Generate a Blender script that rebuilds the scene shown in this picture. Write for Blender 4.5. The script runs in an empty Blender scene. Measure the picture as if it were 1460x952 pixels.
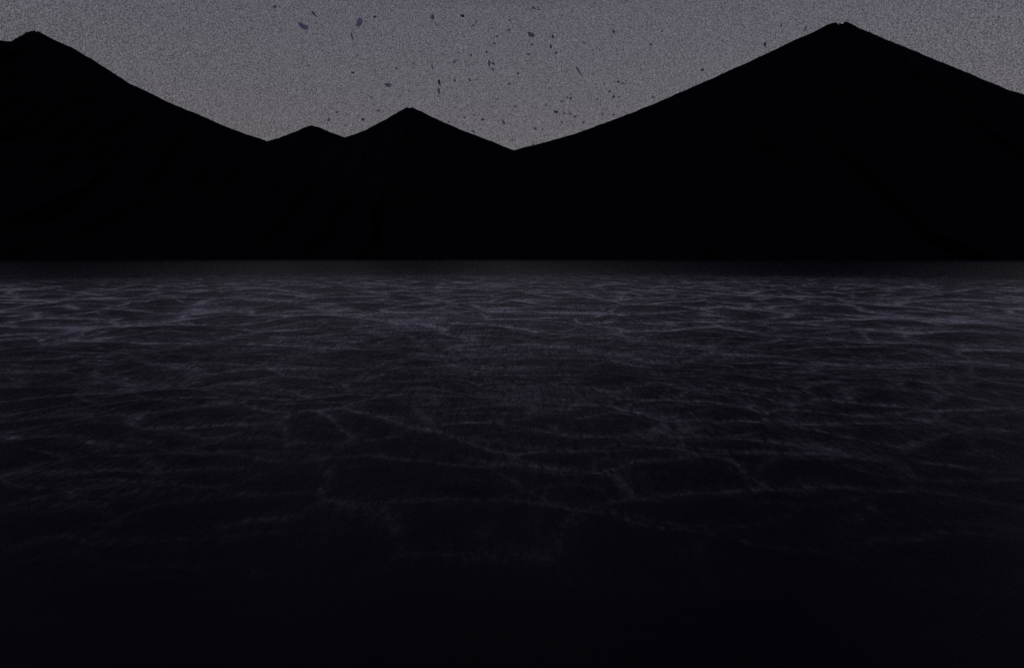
import bpy, math, random
import numpy as np
from mathutils import Vector, Matrix

R = math.radians
sc = bpy.context.scene
col = sc.collection

# ------------------------------------------------------------------ camera
PW, PH = 1460.0, 952.0            # size of the photograph, used to turn its proportions into view rays
LENS, SENSOR = 22.0, 36.0
FPX = PW * LENS / SENSOR
HORIZON = 366.5
PITCH = math.atan((PH / 2 - HORIZON) / FPX)
CAM_Z = 5.0
cam = bpy.data.cameras.new('camera')
cam_o = bpy.data.objects.new('camera', cam)
col.objects.link(cam_o)
cam.lens, cam.sensor_width, cam.sensor_fit = LENS, SENSOR, 'HORIZONTAL'
cam.clip_start, cam.clip_end = 0.1, 90000.0
cam_o.location = (0, 0, CAM_Z)
cam_o.rotation_euler = (math.pi / 2 - PITCH, 0, 0)
sc.camera = cam_o


def ray(px, py):
    """World direction seen at a point of the photograph."""
    x, y = (px - PW / 2) / FPX, (PH / 2 - py) / FPX
    c, s = math.cos(PITCH), math.sin(PITCH)
    return Vector((x, c + y * s, y * c - s))


# ------------------------------------------------------------------ sky, sun, exposure
SUN_ELEV, SUN_AZ = 42.0, 205.0      # unseen lamp behind the camera, added to brighten the pale water lines
w = bpy.data.worlds.new('World')
sc.world = w
w.use_nodes = True
nt = w.node_tree
N, L = nt.nodes, nt.links
bg = N['Background']


def node(kind, **kw):
    n = N.new(kind)
    for k, v in kw.items():
        setattr(n, k, v)
    return n


def math_node(op, a, b=None):
    n = node('ShaderNodeMath', operation=op)
    for i, v in enumerate((a, b)):
        if v is None:
            continue
        if isinstance(v, (int, float)):
            n.inputs[i].default_value = v
        else:
            L.new(v, n.inputs[i])
    return n.outputs[0]


sky = node('ShaderNodeTexSky', sky_type='NISHITA', sun_disc=False)
sky.sun_elevation = R(SUN_ELEV)
sky.sun_rotation = R(SUN_AZ)
sky.altitude = 300
sky.dust_density = 1.0
# a grey, evenly clouded dusk: little colour left, the glow spread wide
hs = node('ShaderNodeHueSaturation')
hs.inputs['Saturation'].default_value = 0.25
L.new(sky.outputs[0], hs.inputs['Color'])
gam = node('ShaderNodeGamma')
gam.inputs['Gamma'].default_value = 0.30
L.new(hs.outputs[0], gam.inputs['Color'])
tc = node('ShaderNodeTexCoord')
sep = node('ShaderNodeSeparateXYZ')
L.new(tc.outputs['Generated'], sep.inputs[0])
# sky out of view, above and behind, made dim and blue to darken the water
high = node('ShaderNodeValToRGB')
el = high.color_ramp.elements
el[0].position, el[0].color = 0.10, (1.04, 0.985, 0.965, 1)
el[1].position, el[1].color = 1.0, (0.14, 0.125, 0.6, 1)
for p_, c_ in ((0.35, (0.965, 0.965, 1.05, 1)), (0.39, (0.4, 0.39, 0.6, 1)), (0.45, (0.13, 0.12, 0.34, 1))):
    e = el.new(p_)
    e.color = c_
L.new(sep.outputs['Z'], high.inputs[0])
back = node('ShaderNodeMapRange', interpolation_type='SMOOTHSTEP')
back.inputs['From Min'].default_value = -0.6
back.inputs['From Max'].default_value = 0.6
back.inputs['To Min'].default_value = 0.0
back.inputs['To Max'].default_value = 1.0
L.new(sep.outputs['Y'], back.inputs[0])
# film-like grain put into the sky brightness
gr = node('ShaderNodeTexNoise')
gr.inputs['Scale'].default_value = 680.0
gr.inputs['Detail'].default_value = 1.0
gr.inputs['Roughness'].default_value = 0.6
L.new(tc.outputs['Generated'], gr.inputs['Vector'])
GRAIN = 2.8
g1 = math_node('ADD', math_node('MULTIPLY', math_node('SUBTRACT', gr.outputs[0], 0.5), GRAIN), 1.0)
g2 = math_node('MAXIMUM', g1, 0.1)
veil = node('ShaderNodeMix', data_type='RGBA')
veil.inputs['A'].default_value = (0.14, 0.125, 0.6, 1)
L.new(back.outputs[0], veil.inputs['Factor'])
L.new(high.outputs[0], veil.inputs['B'])
vm = node('ShaderNodeVectorMath', operation='MULTIPLY')
L.new(gam.outputs[0], vm.inputs[0])
L.new(veil.outputs['Result'], vm.inputs[1])
mx = node('ShaderNodeVectorMath', operation='SCALE')
L.new(vm.outputs[0], mx.inputs[0])
L.new(g2, mx.inputs['Scale'])
tint = node('ShaderNodeVectorMath', operation='MULTIPLY')
tint.inputs[1].default_value = (1.0, 0.965, 1.04)
L.new(mx.outputs[0], tint.inputs[0])
L.new(tint.outputs[0], bg.inputs['Color'])
bg.inputs['Strength'].default_value = 0.0745

FILL = 0.7  # strength of the added fill light, no such source is seen
fill_sun = bpy.data.lights.new('fill_sun', 'SUN')
fill_sun.energy = FILL
fill_sun.angle = R(0.5)
fill_sun.color = (0.95, 0.93, 1.0)
fill_sun_o = bpy.data.objects.new('fill_sun', fill_sun)
col.objects.link(fill_sun_o)
sun_dir = Vector((math.sin(R(SUN_AZ)) * math.cos(R(SUN_ELEV)), math.cos(R(SUN_AZ)) * math.cos(R(SUN_ELEV)), math.sin(R(SUN_ELEV))))
fill_sun_o.rotation_euler = sun_dir.to_track_quat('Z', 'Y').to_euler()
fill_sun_o.location = (0, 0, 40)

vs = sc.view_settings
vs.view_transform, vs.look, vs.exposure, vs.gamma = 'Standard', 'None', 0.0, 1.0
vs.use_curve_mapping = False
sc.render.engine = 'CYCLES'
sc.cycles.use_denoising = False       # leaves a natural grain on the dark water
sc.cycles.max_bounces = 4


# ------------------------------------------------------------------ helpers
def tag(o, label=None, cat=None, group=None, kind=None):
    if label: o['label'] = label
    if cat: o['category'] = cat
    if group: o['group'] = group
    if kind: o['kind'] = kind
    return o


def mesh_from_arrays(name, co, quads, smooth=True):
    me = bpy.data.meshes.new(name)
    me.vertices.add(len(co))
    me.vertices.foreach_set('co', np.asarray(co, np.float32).ravel())
    nq = len(quads)
    me.loops.add(nq * 4)
    me.polygons.add(nq)
    me.loops.foreach_set('vertex_index', np.asarray(quads, np.int32).ravel())
    me.polygons.foreach_set('loop_start', np.arange(0, nq * 4, 4, dtype=np.int32))
    me.polygons.foreach_set('loop_total', np.full(nq, 4, np.int32))
    me.polygons.foreach_set('use_smooth', np.full(nq, smooth, bool))
    me.update(calc_edges=True)
    me.validate()
    return me


def grid_quads(nr, nc, wrap=False):
    r = np.arange(nr - 1)[:, None]
    c = np.arange(nc if wrap else nc - 1)[None, :]
    c2 = (c + 1) % nc
    a = r * nc + c
    b = r * nc + c2
    d = (r + 1) * nc + c
    e = (r + 1) * nc + c2
    return np.stack([a, b, e, d], -1).reshape(-1, 4)


rng = np.random.default_rng(11)
PERM = rng.permutation(4096)
ANG = rng.uniform(0, 2 * math.pi, 4096)
GX, GY = np.cos(ANG), np.sin(ANG)


def perlin(x, y, seed=0):
    xi, yi = np.floor(x).astype(np.int64), np.floor(y).astype(np.int64)
    xf, yf = x - xi, y - yi
    u = xf * xf * xf * (xf * (xf * 6 - 15) + 10)
    v = yf * yf * yf * (yf * (yf * 6 - 15) + 10)

    def g(ix, iy, dx, dy):
        h = PERM[(PERM[(ix + seed * 131) & 4095] + iy) & 4095]
        return GX[h] * dx + GY[h] * dy
    a = g(xi, yi, xf, yf)
    b = g(xi + 1, yi, xf - 1, yf)
    c = g(xi, yi + 1, xf, yf - 1)
    d = g(xi + 1, yi + 1, xf - 1, yf - 1)
    return (a + u * (b - a) + v * (c + u * (d - c) - (a + u * (b - a)))) * 1.5


def material(name):
    m = bpy.data.materials.new(name)
    m.use_nodes = True
    return m, m.node_tree, m.node_tree.nodes['Principled BSDF']


# ------------------------------------------------------------------ water
def cell_edges(x, y, seed):
    """Distance to the border of irregular cells: 0 along a net of borders, growing inwards."""
    xi, yi = np.floor(x).astype(np.int64), np.floor(y).astype(np.int64)
    f1 = np.full(x.shape, 9.0)
    f2 = np.full(x.shape, 9.0)
    d1 = [np.zeros(x.shape), np.zeros(x.shape)]
    d2 = [np.zeros(x.shape), np.zeros(x.shape)]
    for i in (-1, 0, 1):
        for j in (-1, 0, 1):
            h = PERM[(PERM[(xi + i + seed * 131) & 4095] + yi + j) & 4095]
            dx = xi + i + 0.5 + 0.46 * GX[h] - x
            dy = yi + j + 0.5 + 0.46 * GY[h] - y
            q = np.sqrt(dx * dx + dy * dy)
            first = q < f1
            second = ~first & (q < f2)
            for k, c in enumerate((dx, dy)):
                d2[k] = np.where(first, d1[k], np.where(second, c, d2[k]))
                d1[k] = np.where(first, c, d1[k])
            f2 = np.where(first, f1, np.where(second, q, f2))
            f1 = np.where(first, q, f1)
    across = (d2[1] - d1[1]) ** 2 / ((d2[0] - d1[0]) ** 2 + (d2[1] - d1[1]) ** 2 + 1e-6)
    # borders lying across the view get most of the painted crest light
    return f2 - f1, 0.62 + 0.38 * np.clip(across * 1.5, 0, 1)


def water_surface(x, y, d):
    """Height of the water and how much sky light is painted along the net of wavelets."""
    wx = x + 1.5 * perlin(x / 4.6, y / 4.6, 21) + 0.26 * perlin(x / 1.3, y / 1.2, 22)
    wy = y + 0.9 * perlin(x / 4.6, y / 4.6, 23) + 0.26 * perlin(x / 1.3, y / 1.2, 24)
    a = R(-10)
    u = wx * math.cos(a) + wy * math.sin(a)
    v = -wx * math.sin(a) + wy * math.cos(a)
    a = R(14)
    u2 = wx * math.cos(a) + wy * math.sin(a)
    v2 = -wx * math.sin(a) + wy * math.cos(a)
    near = np.exp(-(d / 42.0) ** 2)
    (n1, c1), (n2, c2) = cell_edges(u / 3.7, v / 2.4, 1), cell_edges(u2 / 3.0 + 7, v2 / 2.1, 2)
    (n4, c4), (n5, c5) = cell_edges(u / 8.2 + 3, v / 9.5, 7), cell_edges(u2 / 6.2 + 1, v2 / 8.0, 8)

    def lens(n):                      # rounded lens-shaped swells that meet in thin creases
        return np.sqrt(n * n + 0.002)
    # short cells by the bank, longer swells further out
    h = (A1 * lens(n1) + A2 * lens(n2)) * near + (A4 * lens(n4) + A5 * lens(n5)) * (1 - near)
    h += 0.08 * perlin(x / 14, y / 10, 4)
    h += 0.012 * perlin(wx / 0.6, wy / 0.4, 5) * np.exp(-d / 50)
    h += 0.006 * perlin(wx / 0.25, wy / 0.17, 6) * np.exp(-d / 22)

    def line(n, w):
        q = n / w
        return 0.68 / (1.0 + q * q * (0.5 + q)) + 0.32 / (1.0 + (q / 3.2) ** 2)
    p1 = np.clip(0.78 + 0.7 * perlin(x / 5 + 5, y / 6, 31) + 0.4 * perlin(x / 1.3, y / 1.3, 32), 0.05, 1)
    p2 = np.clip(0.62 + 0.8 * perlin(x / 6 + 9, y / 5, 33) + 0.4 * perlin(x / 1.1, y / 1.1, 34), 0.0, 1)
    f = np.maximum(line(n1, 0.07) * p1 * c1, 0.7 * line(n2, 0.07) * p2 * c2) * near
    f = np.maximum(f, 1.25 * np.maximum(line(n4, 0.055) * p1 * c4, 0.65 * line(n5, 0.06) * p2 * c5) * (1 - near))
    return h - 0.12, f


A1, A2, A4, A5 = 0.20, 0.09, 0.50, 0.24
CALM = 0.12
IOR = 1.105
ROUGH0, ROUGH1, BUMP0, BUMP1 = 0.16, 0.22, 0.12, 0.34
rad = np.concatenate([[0.5, 2.0, 4.0], np.exp(np.linspace(math.log(5.0), math.log(620.0), 860)),
                      np.exp(np.linspace(math.log(680.0), math.log(60000.0), 40))])
HALF = R(52)
fan = np.linspace(-HALF, HALF, 1250)
rest = np.linspace(HALF, 2 * math.pi - HALF, 70)[1:-1]
ang = np.concatenate([fan, rest])
rr, aa = np.meshgrid(rad, ang, indexing='ij')
X, Y = rr * np.sin(aa), rr * np.cos(aa)
fade = np.clip((330.0 - rr) / 220.0, 0, 1)
fade = fade * fade * (3 - 2 * fade)
calm = np.clip((rr - 7.0) / 15.0, 0, 1)
calm = CALM + (1 - CALM) * calm * calm * (3 - 2 * calm)
Z, GLINT = water_surface(X, Y, rr)
Z = Z * fade * calm
GLINT = GLINT + 0.05 * (1 - GLINT)
GLINT = GLINT * np.clip((Y - 8.5) / 38.0, 0, 1) ** 1.2 * np.clip((190.0 - rr) / 70.0, 0, 1)  # painted crest light fades out towards the camera and far out
Q = grid_quads(len(rad), len(ang), wrap=True)
wm = mesh_from_arrays('water', np.stack([X, Y, Z], -1).reshape(-1, 3), Q[:, ::-1])
fa = wm.attributes.new('crest_glint', 'FLOAT', 'POINT')
fa.data.foreach_set('value', np.ascontiguousarray(GLINT, dtype=np.float32).ravel())
water = bpy.data.objects.new('water', wm)
col.objects.link(water)
tag(water, 'dark rippled lake water reaching from the camera to the mountains', 'water', kind='structure')

m, t, p = material('lake_water')
at = t.nodes.new('ShaderNodeAttribute')
at.attribute_name = 'crest_glint'
bc = t.nodes.new('ShaderNodeMix')
bc.data_type = 'RGBA'
bc.inputs['A'].default_value = (0.004, 0.004, 0.009, 1)
bc.inputs['B'].default_value = (0.47, 0.458, 0.495, 1)  # sky light on the crests, painted as a pale base colour
t.links.new(bc.outputs['Result'], p.inputs['Base Color'])
p.inputs['IOR'].default_value = IOR
tcw = t.nodes.new('ShaderNodeTexCoord')
# the open lake is ruffled by wind, the water near the bank is calmer
ln = t.nodes.new('ShaderNodeVectorMath')
ln.operation = 'LENGTH'
t.links.new(tcw.outputs['Object'], ln.inputs[0])


def by_distance(d0, v0, d1, v1, sock):
    mr = t.nodes.new('ShaderNodeMapRange')
    mr.interpolation_type = 'SMOOTHSTEP'
    for k_, v_ in zip(('From Min', 'From Max', 'To Min', 'To Max'), (d0, d1, v0, v1)):
        mr.inputs[k_].default_value = v_
    t.links.new(ln.outputs['Value'], mr.inputs['Value'])
    t.links.new(mr.outputs[0], sock)


def product(sock):
    n_ = t.nodes.new('ShaderNodeMath')
    n_.operation = 'MULTIPLY'
    t.links.new(n_.outputs[0], sock)
    return n_.inputs


# ... and the lee under the mountains lies still again
pr = product(p.inputs['Roughness'])
by_distance(60, ROUGH0, 200, ROUGH1, pr[0])
by_distance(520, 1.0, 1700, 0.3, pr[1])
mp = t.nodes.new('ShaderNodeMapping')
mp.inputs['Scale'].default_value = (0.8, 1.25, 1)
t.links.new(tcw.outputs['Object'], mp.inputs[0])
n1 = t.nodes.new('ShaderNodeTexNoise')
n1.inputs['Scale'].default_value = 11.0
n1.inputs['Detail'].default_value = 4.0
n1.inputs['Roughness'].default_value = 0.62
t.links.new(mp.outputs[0], n1.inputs['Vector'])
# the painted crest light is broken up by the same fine ripples
fb = t.nodes.new('ShaderNodeMapRange')
for k_, v_ in zip(('From Min', 'From Max', 'To Min', 'To Max'), (0.34, 0.66, 0.4, 1.5)):
    fb.inputs[k_].default_value = v_
t.links.new(n1.outputs[0], fb.inputs['Value'])
fm = t.nodes.new('ShaderNodeMath')
fm.operation = 'MULTIPLY'
fm.use_clamp = True
t.links.new(at.outputs['Fac'], fm.inputs[0])
t.links.new(fb.outputs[0], fm.inputs[1])
b1 = t.nodes.new('ShaderNodeBump')
pb = product(b1.inputs['Strength'])
by_distance(9, BUMP0, 30, BUMP1, pb[0])
by_distance(520, 1.0, 1700, 0.3, pb[1])
b1.inputs['Distance'].default_value = 0.06
t.links.new(n1.outputs[0], b1.inputs['Height'])
# fine glitter at every scale, in the bump and painted into the crest lines
n2_ = t.nodes.new('ShaderNodeTexNoise')
n2_.inputs['Scale'].default_value = 1.1
n2_.inputs['Detail'].default_value = 9.0
n2_.inputs['Roughness'].default_value = 0.82
t.links.new(mp.outputs[0], n2_.inputs['Vector'])
sp = t.nodes.new('ShaderNodeMapRange')
for k_, v_ in zip(('From Min', 'From Max', 'To Min', 'To Max'), (0.36, 0.64, 0.3, 1.8)):
    sp.inputs[k_].default_value = v_
t.links.new(n2_.outputs[0], sp.inputs['Value'])
mp2 = t.nodes.new('ShaderNodeMapping')       # grain for the painted crest light, stretched away from the camera
mp2.inputs['Scale'].default_value = (1.6, 0.34, 1)
t.links.new(tcw.outputs['Object'], mp2.inputs[0])
n3_ = t.nodes.new('ShaderNodeTexNoise')
n3_.inputs['Scale'].default_value = 3.0
n3_.inputs['Detail'].default_value = 5.0
n3_.inputs['Roughness'].default_value = 0.95
t.links.new(mp2.outputs[0], n3_.inputs['Vector'])
st = t.nodes.new('ShaderNodeMapRange')
for k_, v_ in zip(('From Min', 'From Max', 'To Min', 'To Max'), (0.40, 0.60, 0.15, 1.85)):
    st.inputs[k_].default_value = v_
t.links.new(n3_.outputs[0], st.inputs['Value'])
fl = t.nodes.new('ShaderNodeMath')
fl.operation = 'MULTIPLY'
fl.use_clamp = True
t.links.new(fm.outputs[0], fl.inputs[0])
fs = product(fl.inputs[1])
t.links.new(sp.outputs[0], fs[0])
t.links.new(st.outputs[0], fs[1])
t.links.new(fl.outputs[0], bc.inputs['Factor'])
b2 = t.nodes.new('ShaderNodeBump')
b2.inputs['Distance'].default_value = 0.5
by_distance(520, 0.16, 1700, 0.0, b2.inputs['Strength'])
t.links.new(n2_.outputs[0], b2.inputs['Height'])
t.links.new(b1.outputs[0], b2.inputs['Normal'])
t.links.new(b2.outputs[0], p.inputs['Normal'])
wm.materials.append(m)

# ------------------------------------------------------------------ mountains
m, t, p = material('mountain_rock')
p.inputs['Roughness'].default_value = 0.95
p.inputs['Specular IOR Level'].default_value = 0.05
tcm = t.nodes.new('ShaderNodeTexCoord')
nm = t.nodes.new('ShaderNodeTexNoise')
nm.inputs['Scale'].default_value = 0.006
nm.inputs['Detail'].default_value = 8.0
t.links.new(tcm.outputs['Object'], nm.inputs['Vector'])
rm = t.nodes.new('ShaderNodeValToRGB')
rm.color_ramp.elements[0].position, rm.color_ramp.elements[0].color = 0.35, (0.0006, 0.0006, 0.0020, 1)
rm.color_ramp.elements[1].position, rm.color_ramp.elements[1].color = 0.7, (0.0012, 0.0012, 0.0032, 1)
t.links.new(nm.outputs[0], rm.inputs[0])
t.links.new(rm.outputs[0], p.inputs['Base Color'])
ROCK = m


def mountain(profile, D, k, seed, label, left_x, right_x):
    """A ridge at distance D whose crest follows the given outline; its flanks run down to the shore and to the
    back over k times its height, cut by gullies that die out at the crest."""
    xs, zs = [], []
    for px, py in profile:
        d = ray(px, py)
        f = D / d.y
        xs.append(d.x * f)
        zs.append(CAM_Z + d.z * f)
    xs = [left_x * D] + xs + [right_x * D]
    zs = [-40.0] + zs + [-40.0]
    xs, zs = np.array(xs), np.array(zs)
    u = np.unique(np.concatenate([np.linspace(xs[0], xs[-1], 420), xs]))
    keep = np.concatenate([[True], np.diff(u) > D * 2e-4])
    u = np.unique(np.concatenate([u[keep], xs]))
    z = np.interp(u, xs, zs)
    sm = np.clip((z - 0) / 200.0, 0, 1)
    z = z + sm * D * 0.0006 * (perlin(u / (D * 0.012), u * 0 + seed + .37, seed) + 0.6 * perlin(u / (D * 0.004), u * 0 + seed + .71, seed + 1))
    v = np.concatenate([-np.linspace(1, 0, 90) ** 1.15, np.linspace(0, 1, 50)[1:] ** 1.15])
    U, V = np.meshgrid(u, v, indexing='ij')
    zz = z[:, None]
    ker = np.ones(25) / 25
    wz = np.convolve(np.pad(z, 12, mode='edge'), ker, mode='valid')[:, None]
    W = np.maximum(wz, 0) * k + 60.0
    a = np.abs(V)
    f = (1 - a) ** 1.12
    yy = D + V * W
    xx = U + a * W * 0.10 * perlin(U / (D * 0.05), V * 3, seed + 2)
    gul = 0.55 * perlin(U / (D * 0.035), yy / (D * 0.16), seed + 3) + 0.3 * perlin(U / (D * 0.014), yy / (D * 0.06), seed + 4)
    hh = (zz + 40) * f * (1 - 0.22 * np.clip(a * 3, 0, 1) * np.clip(gul + 0.35, 0, 1)) - 40
    me = mesh_from_arrays('mountain', np.stack([xx, yy, hh], -1).reshape(-1, 3), grid_quads(len(u), len(v))[:, ::-1])
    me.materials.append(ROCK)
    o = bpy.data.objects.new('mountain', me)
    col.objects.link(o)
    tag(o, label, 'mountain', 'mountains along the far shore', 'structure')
    return o


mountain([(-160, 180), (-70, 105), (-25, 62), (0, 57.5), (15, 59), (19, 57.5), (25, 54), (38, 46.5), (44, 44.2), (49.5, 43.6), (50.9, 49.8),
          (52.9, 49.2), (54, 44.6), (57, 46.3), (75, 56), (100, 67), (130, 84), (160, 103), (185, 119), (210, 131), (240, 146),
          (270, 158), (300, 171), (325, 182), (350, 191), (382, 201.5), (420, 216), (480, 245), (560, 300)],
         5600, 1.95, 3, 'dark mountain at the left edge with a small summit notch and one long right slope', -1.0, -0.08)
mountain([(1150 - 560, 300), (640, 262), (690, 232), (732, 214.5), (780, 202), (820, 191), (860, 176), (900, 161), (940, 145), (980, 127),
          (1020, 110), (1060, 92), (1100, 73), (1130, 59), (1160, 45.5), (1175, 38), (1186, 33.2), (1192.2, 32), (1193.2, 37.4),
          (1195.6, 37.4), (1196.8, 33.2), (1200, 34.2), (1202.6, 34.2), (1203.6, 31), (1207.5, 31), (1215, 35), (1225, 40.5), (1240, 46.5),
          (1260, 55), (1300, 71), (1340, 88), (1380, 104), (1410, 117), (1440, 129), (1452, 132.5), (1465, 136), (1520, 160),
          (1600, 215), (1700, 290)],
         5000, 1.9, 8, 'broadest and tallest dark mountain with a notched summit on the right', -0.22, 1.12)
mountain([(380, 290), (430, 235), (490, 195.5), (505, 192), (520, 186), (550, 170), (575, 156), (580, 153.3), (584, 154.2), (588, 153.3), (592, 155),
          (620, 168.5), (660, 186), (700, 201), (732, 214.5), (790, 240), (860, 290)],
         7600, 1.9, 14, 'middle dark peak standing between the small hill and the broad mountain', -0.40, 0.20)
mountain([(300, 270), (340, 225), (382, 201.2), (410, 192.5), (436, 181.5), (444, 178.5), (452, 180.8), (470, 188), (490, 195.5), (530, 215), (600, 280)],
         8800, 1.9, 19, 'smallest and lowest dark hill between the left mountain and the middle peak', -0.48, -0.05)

# ------------------------------------------------------------------ dark flakes drifting in the air
m, t, p = material('ash_flake')
p.inputs['Roughness'].default_value = 0.85
p.inputs['Specular IOR Level'].default_value = 0.15
nf = t.nodes.new('ShaderNodeTexNoise')
nf.inputs['Scale'].default_value = 20.0
nf.inputs['Detail'].default_value = 5.0
rf = t.nodes.new('ShaderNodeValToRGB')
rf.color_ramp.elements[0].color = (0.13, 0.125, 0.175, 1)
rf.color_ramp.elements[1].color = (0.46, 0.44, 0.54, 1)
tcf = t.nodes.new('ShaderNodeTexCoord')
t.links.new(tcf.outputs['Object'], nf.inputs['Vector'])
t.links.new(nf.outputs[0], rf.inputs[0])
t.links.new(rf.outputs[0], p.inputs['Base Color'])
FLAKE = m
BLUE_FLAKE = m.copy()
BLUE_FLAKE.name = 'bluish_ash_flake'
for e_, c_ in zip(next(n for n in BLUE_FLAKE.node_tree.nodes if n.type == 'VALTORGB').color_ramp.elements,
                  ((0.12, 0.115, 0.19, 1), (0.42, 0.40, 0.58, 1))):
    e_.color = c_
rnd = random.Random(5)


def flake(px, py, length, width, tilt, label, corners=None):
    """One curled scrap: an irregular outline with thickness and a bent middle, in the air some metres away.
    length, width are its apparent size, tilt the lean of its long side."""
    dist = rnd.uniform(22.0, 36.0)
    d = ray(px, py).normalized()
    s = dist / FPX
    n = len(corners) if corners else rnd.choice((6, 7, 8))
    ring = []
    for i in range(n):
        if corners:
            x, y = (c * rnd.uniform(0.8, 1.08) for c in corners[i])
        else:
            a = 2 * math.pi * (i + rnd.uniform(-.28, .28)) / n
            q = rnd.uniform(0.72, 1.08)
            x, y = math.cos(a) * q, math.sin(a) * q
        ring.append((x * length / 2 * s, y * width / 2 * s))
    th = 0.10 * min(length, width) * s + 0.002
    bend = 0.06 * length * s
    co, faces = [], []
    for side in (1, -1):
        for q in (1.0, 0.55):
            for x, y in ring:
                u = x * q / (length / 2 * s)
                co.append((x * q, y * q, bend * (u * u - .4) + side * th * (0.35 if q == 1.0 else 0.6)))
        co.append((0, 0, -bend * .4 + side * th * 0.65))
    M = 2 * n + 1
    for side in (0, 1):
        b = side * M
        for i in range(n):
            j = (i + 1) % n
            f1 = (b + i, b + j, b + n + j, b + n + i)
            f2 = (b + n + i, b + n + j, b + 2 * n)
            faces += [f1, f2] if side == 0 else [f1[::-1], f2[::-1]]
    for i in range(n):
        j = (i + 1) % n
        faces.append((i, M + i, M + j, j))
    me = bpy.data.meshes.new('drifting_flake')
    me.from_pydata(co, [], faces)
    me.materials.append(BLUE_FLAKE if label.startswith('bluish') else FLAKE)
    me.update()
    o = bpy.data.objects.new('drifting_flake', me)
    zax = -d
    xax = Vector((0, 0, 1)).cross(zax).normalized()
    yax = zax.cross(xax)
    base = Matrix((xax, yax, zax)).transposed()
    rot = base @ Matrix.Rotation(R(tilt), 3, 'Z') @ Matrix.Rotation(R(rnd.uniform(-22, 22)), 3, 'X') @ Matrix.Rotation(R(rnd.uniform(-18, 18)), 3, 'Y')
    o.matrix_world = Matrix.Translation(Vector((0, 0, CAM_Z)) + d * dist) @ rot.to_4x4()
    col.objects.link(o)
    tag(o, label, 'flake', 'dark flakes drifting in the sky')
    return o


BLOCK = [(-1.0, .75), (-.45, .95), (.2, .9), (.95, .55), (1.0, -.3), (.55, -.95), (-.1, -.9), (-.7, -.25)]
LOZENGE = [(-1.05, -.35), (-.55, .35), (-.05, 1.0), (.8, .8), (1.0, .2), (.6, -.6), (-.1, -.95), (-.7, -.85)]
SLIVER = [(-1.0, .9), (-.4, .9), (.3, .5), (1.05, .0), (.5, -.6), (-.3, -.9), (-.9, -.6)]
BIG = [
    (432.1, 37.7, 14.5, 7.5, -14, BLOCK, 'bluish blocky flake with a pointed corner, largest of those nearest the left mountain'),
    (512, 31.5, 14.5, 8.5, 46, LOZENGE, 'large dark oval flake leaning up to the right, above the middle peak'),
    (757.2, 49.7, 11.5, 7, -10, BLOCK, 'large dark blocky flake alone in the sky above the deepest valley'),
    (553.7, 121.3, 10.5, 6.5, -28, LOZENGE, 'dark blunt flake just above the left shoulder of the middle peak'),
    (826.5, 103.5, 18, 3.2, -56, SLIVER, 'longest thin dark sliver, slanting steeply down to the right over the broad mountain'),
    (626.6, 118.3, 11, 4.2, -66, SLIVER, 'upper of two dark flakes one above the other right of the middle peak'),
    (625.4, 130, 9.5, 4.6, 78, LOZENGE, 'lower of two dark flakes one above the other right of the middle peak'),
    (697.6, 91, 9, 4.6, 86, BLOCK, 'left and tallest flake of a tight cluster of three'),
    (703.2, 90.6, 5.5, 4, -60, LOZENGE, 'upper right flake of a tight cluster of three'),
    (703, 100, 5.5, 3.4, -70, SLIVER, 'bottom flake of a tight cluster of three'),
    (502, 53.3, 11.5, 3.2, -72, SLIVER, 'thin upright dark sliver just below the large oval flake'),
    (718.3, 174.8, 9.5, 4.5, -72, LOZENGE, 'upright dark flake low in the valley beside the middle peak slope'),
    (616.6, 24.3, 7, 5.5, -50, BLOCK, 'small chunky flake near the top of the sky above the middle peak'),
    (659.4, 23, 6, 4.6, 20, BLOCK, 'small roundish dark flake near the top, left of a slanting hair-thin streak'),
    (679.6, 30, 5.5, 3.2, 60, SLIVER, 'small dark flake at the upper end of a hair-thin slanting streak'),
    (675, 36.2, 12.5, 1.4, 37, SLIVER, 'hair-thin streak slanting up to the right below a small dark flake'),
    (616.6, 97.3, 9.5, 3, -76, SLIVER, 'upright thin sliver above the stacked pair of flakes'),
    (647.8, 88.5, 6, 4, 80, BLOCK, 'small upright chip between the upright sliver and the tight cluster of three'),
    (792.5, 159.6, 8.5, 4.6, -16, LOZENGE, 'broadest flake of the loose swarm low over the broad mountain slope'),
    (732, 200, 8.5, 2.4, -8, SLIVER, 'lowest flat sliver, just above the bottom of the deepest valley'),
    (761.8, 12, 8, 2.8, -10, SLIVER, 'flat dark sliver at the very top, above the large blocky flake'),
    (448.5, 21.3, 9.5, 3.2, -42, SLIVER, 'faint narrow flake just above and right of the bluish blocky flake'),
    (1091, 64.7, 8.5, 3.6, -68, SLIVER, 'small sliver close above the left slope of the broad mountain near its top'),
    (1148.8, 40.2, 7.5, 2.6, 82, SLIVER, 'upright sliver closest to the notched summit of the broad mountain'),
    (887.8, 119, 6.5, 3.4, -30, LOZENGE, 'right and larger flake of a close pair over the broad mountain slope'),
    (468.6, 171, 7, 4.6, 80, BLOCK, 'small flake just above the right slope of the smallest hill'),
    (875, 45.3, 4.6, 4.6, 0, BLOCK, 'round dark speck alone in the empty sky between valley and broad summit'),
    (688.3, 170.6, 6, 3.8, 15, LOZENGE, 'small oval flake low over the right slope of the middle peak'),
    (833.9, 61.5, 8, 2, -6, SLIVER, 'flat thin sliver right of the large blocky flake'),
    (785.3, 67, 7, 3.4, 80, LOZENGE, 'upright small flake below and right of the large blocky flake'),
]
for x, y, l_, w_, a_, cs, lab in BIG:
    flake(x, y, l_ * 0.92, w_ * 0.92, a_, lab, cs)

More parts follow.
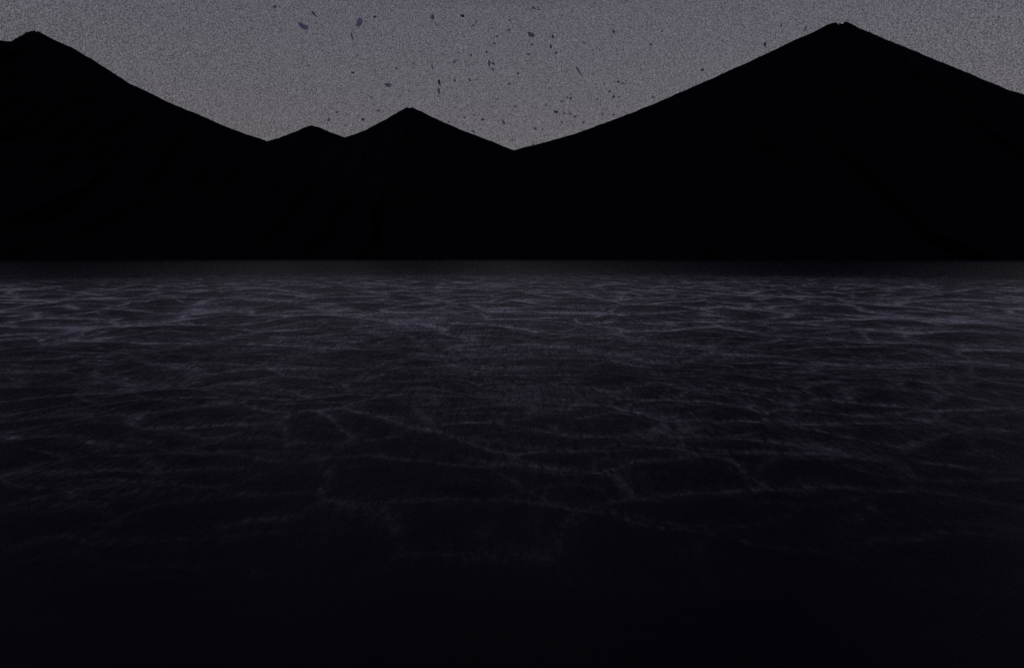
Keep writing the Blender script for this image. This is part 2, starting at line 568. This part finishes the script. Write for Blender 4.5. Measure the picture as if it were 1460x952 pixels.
SPECK = 'tiny dark speck of a flake, one of many scattered thinly across the grey sky'
STREAK = 'very small faint streak of a flake, lying flat or slanting in the grey sky'
SMALL = [
    (535, 24, 5, 3, 20), (543.7, 49.7, 3, 3, 0), (439, 94, 6.5, 2, 5), (502.8, 103.5, 6, 2.6, -10), (565.7, 97, 6.5, 2.2, -35),
    (590, 90.6, 6, 2, 70), (480.6, 160, 4.4, 3, 0), (517.6, 170.5, 5, 4, -40), (539, 157.8, 7, 2, 0), (492.4, 179, 4.4, 2.2, 0),
    (530, 139, 6, 2.4, -45), (392, 9.7, 4, 4, 0), (623, 36, 9, 1.3, -50), (768.7, 14.3, 4, 2, 0), (726.4, 29, 3.4, 3.4, 0),
    (726, 43.2, 5.4, 4, -15), (758.8, 63.6, 4.4, 3, -30), (753.7, 77.4, 7.5, 2.6, -12), (788.4, 52.7, 5.5, 3.4, -55), (793, 75.6, 4, 4, 0),
    (704.7, 62, 4.4, 2.6, 30), (708.6, 52, 4, 3, 0), (693.6, 74.4, 3.6, 3, 0), (671.6, 78.8, 3.6, 3, 0), (648, 114.9, 4.6, 3.4, 50),
    (669.8, 114.4, 4.6, 4, 0), (726, 120, 4.6, 3, 20), (738.7, 105, 4, 3, 0), (709.8, 141, 5.5, 2, 5), (667, 150.7, 4.5, 2.2, 30),
    (735, 152, 4, 3, 0), (813.8, 140.3, 4.4, 4, 0), (809, 138.7, 3.4, 3, 0), (801, 145, 6, 2, -20), (804.5, 161.8, 6, 3, 10),
    (812.6, 162.5, 6.5, 3, -15), (820, 166.9, 4.4, 4, 0), (858.8, 163, 5, 4, 40), (832, 174.5, 4.4, 4, 0), (801, 174.5, 4.2, 3, 70),
    (778.6, 149.5, 4.4, 3, 60), (662.4, 167.5, 3.6, 3.2, 0), (675.6, 164.5, 4.6, 2, 0), (763, 183.3, 5.4, 3.6, -30), (675, 187.7, 7, 3.4, -25),
    (639.7, 173.8, 4.6, 3.2, 0), (760, 206, 4, 2.6, 0), (927.4, 63.6, 3.6, 3, 0), (1001.8, 100, 5.2, 4, 10), (881.6, 116.7, 3.6, 3.4, 0),
    (869, 130.6, 3.8, 3.4, 0), (851.6, 142, 5.2, 4, 15), (875, 138, 4.2, 4, 0), (882.8, 138.2, 4.4, 3.2, 0), (931.3, 138.7, 6, 3.4, -45),
    (874.7, 164, 4.4, 3.4, 0), (944, 45, 3, 3, 0), (1113.6, 37, 4, 2.6, 60),
]
for x, y, l_, w_, a_ in SMALL:
    flake(x, y, l_, w_, a_, STREAK if l_ > 1.8 * w_ else SPECK)
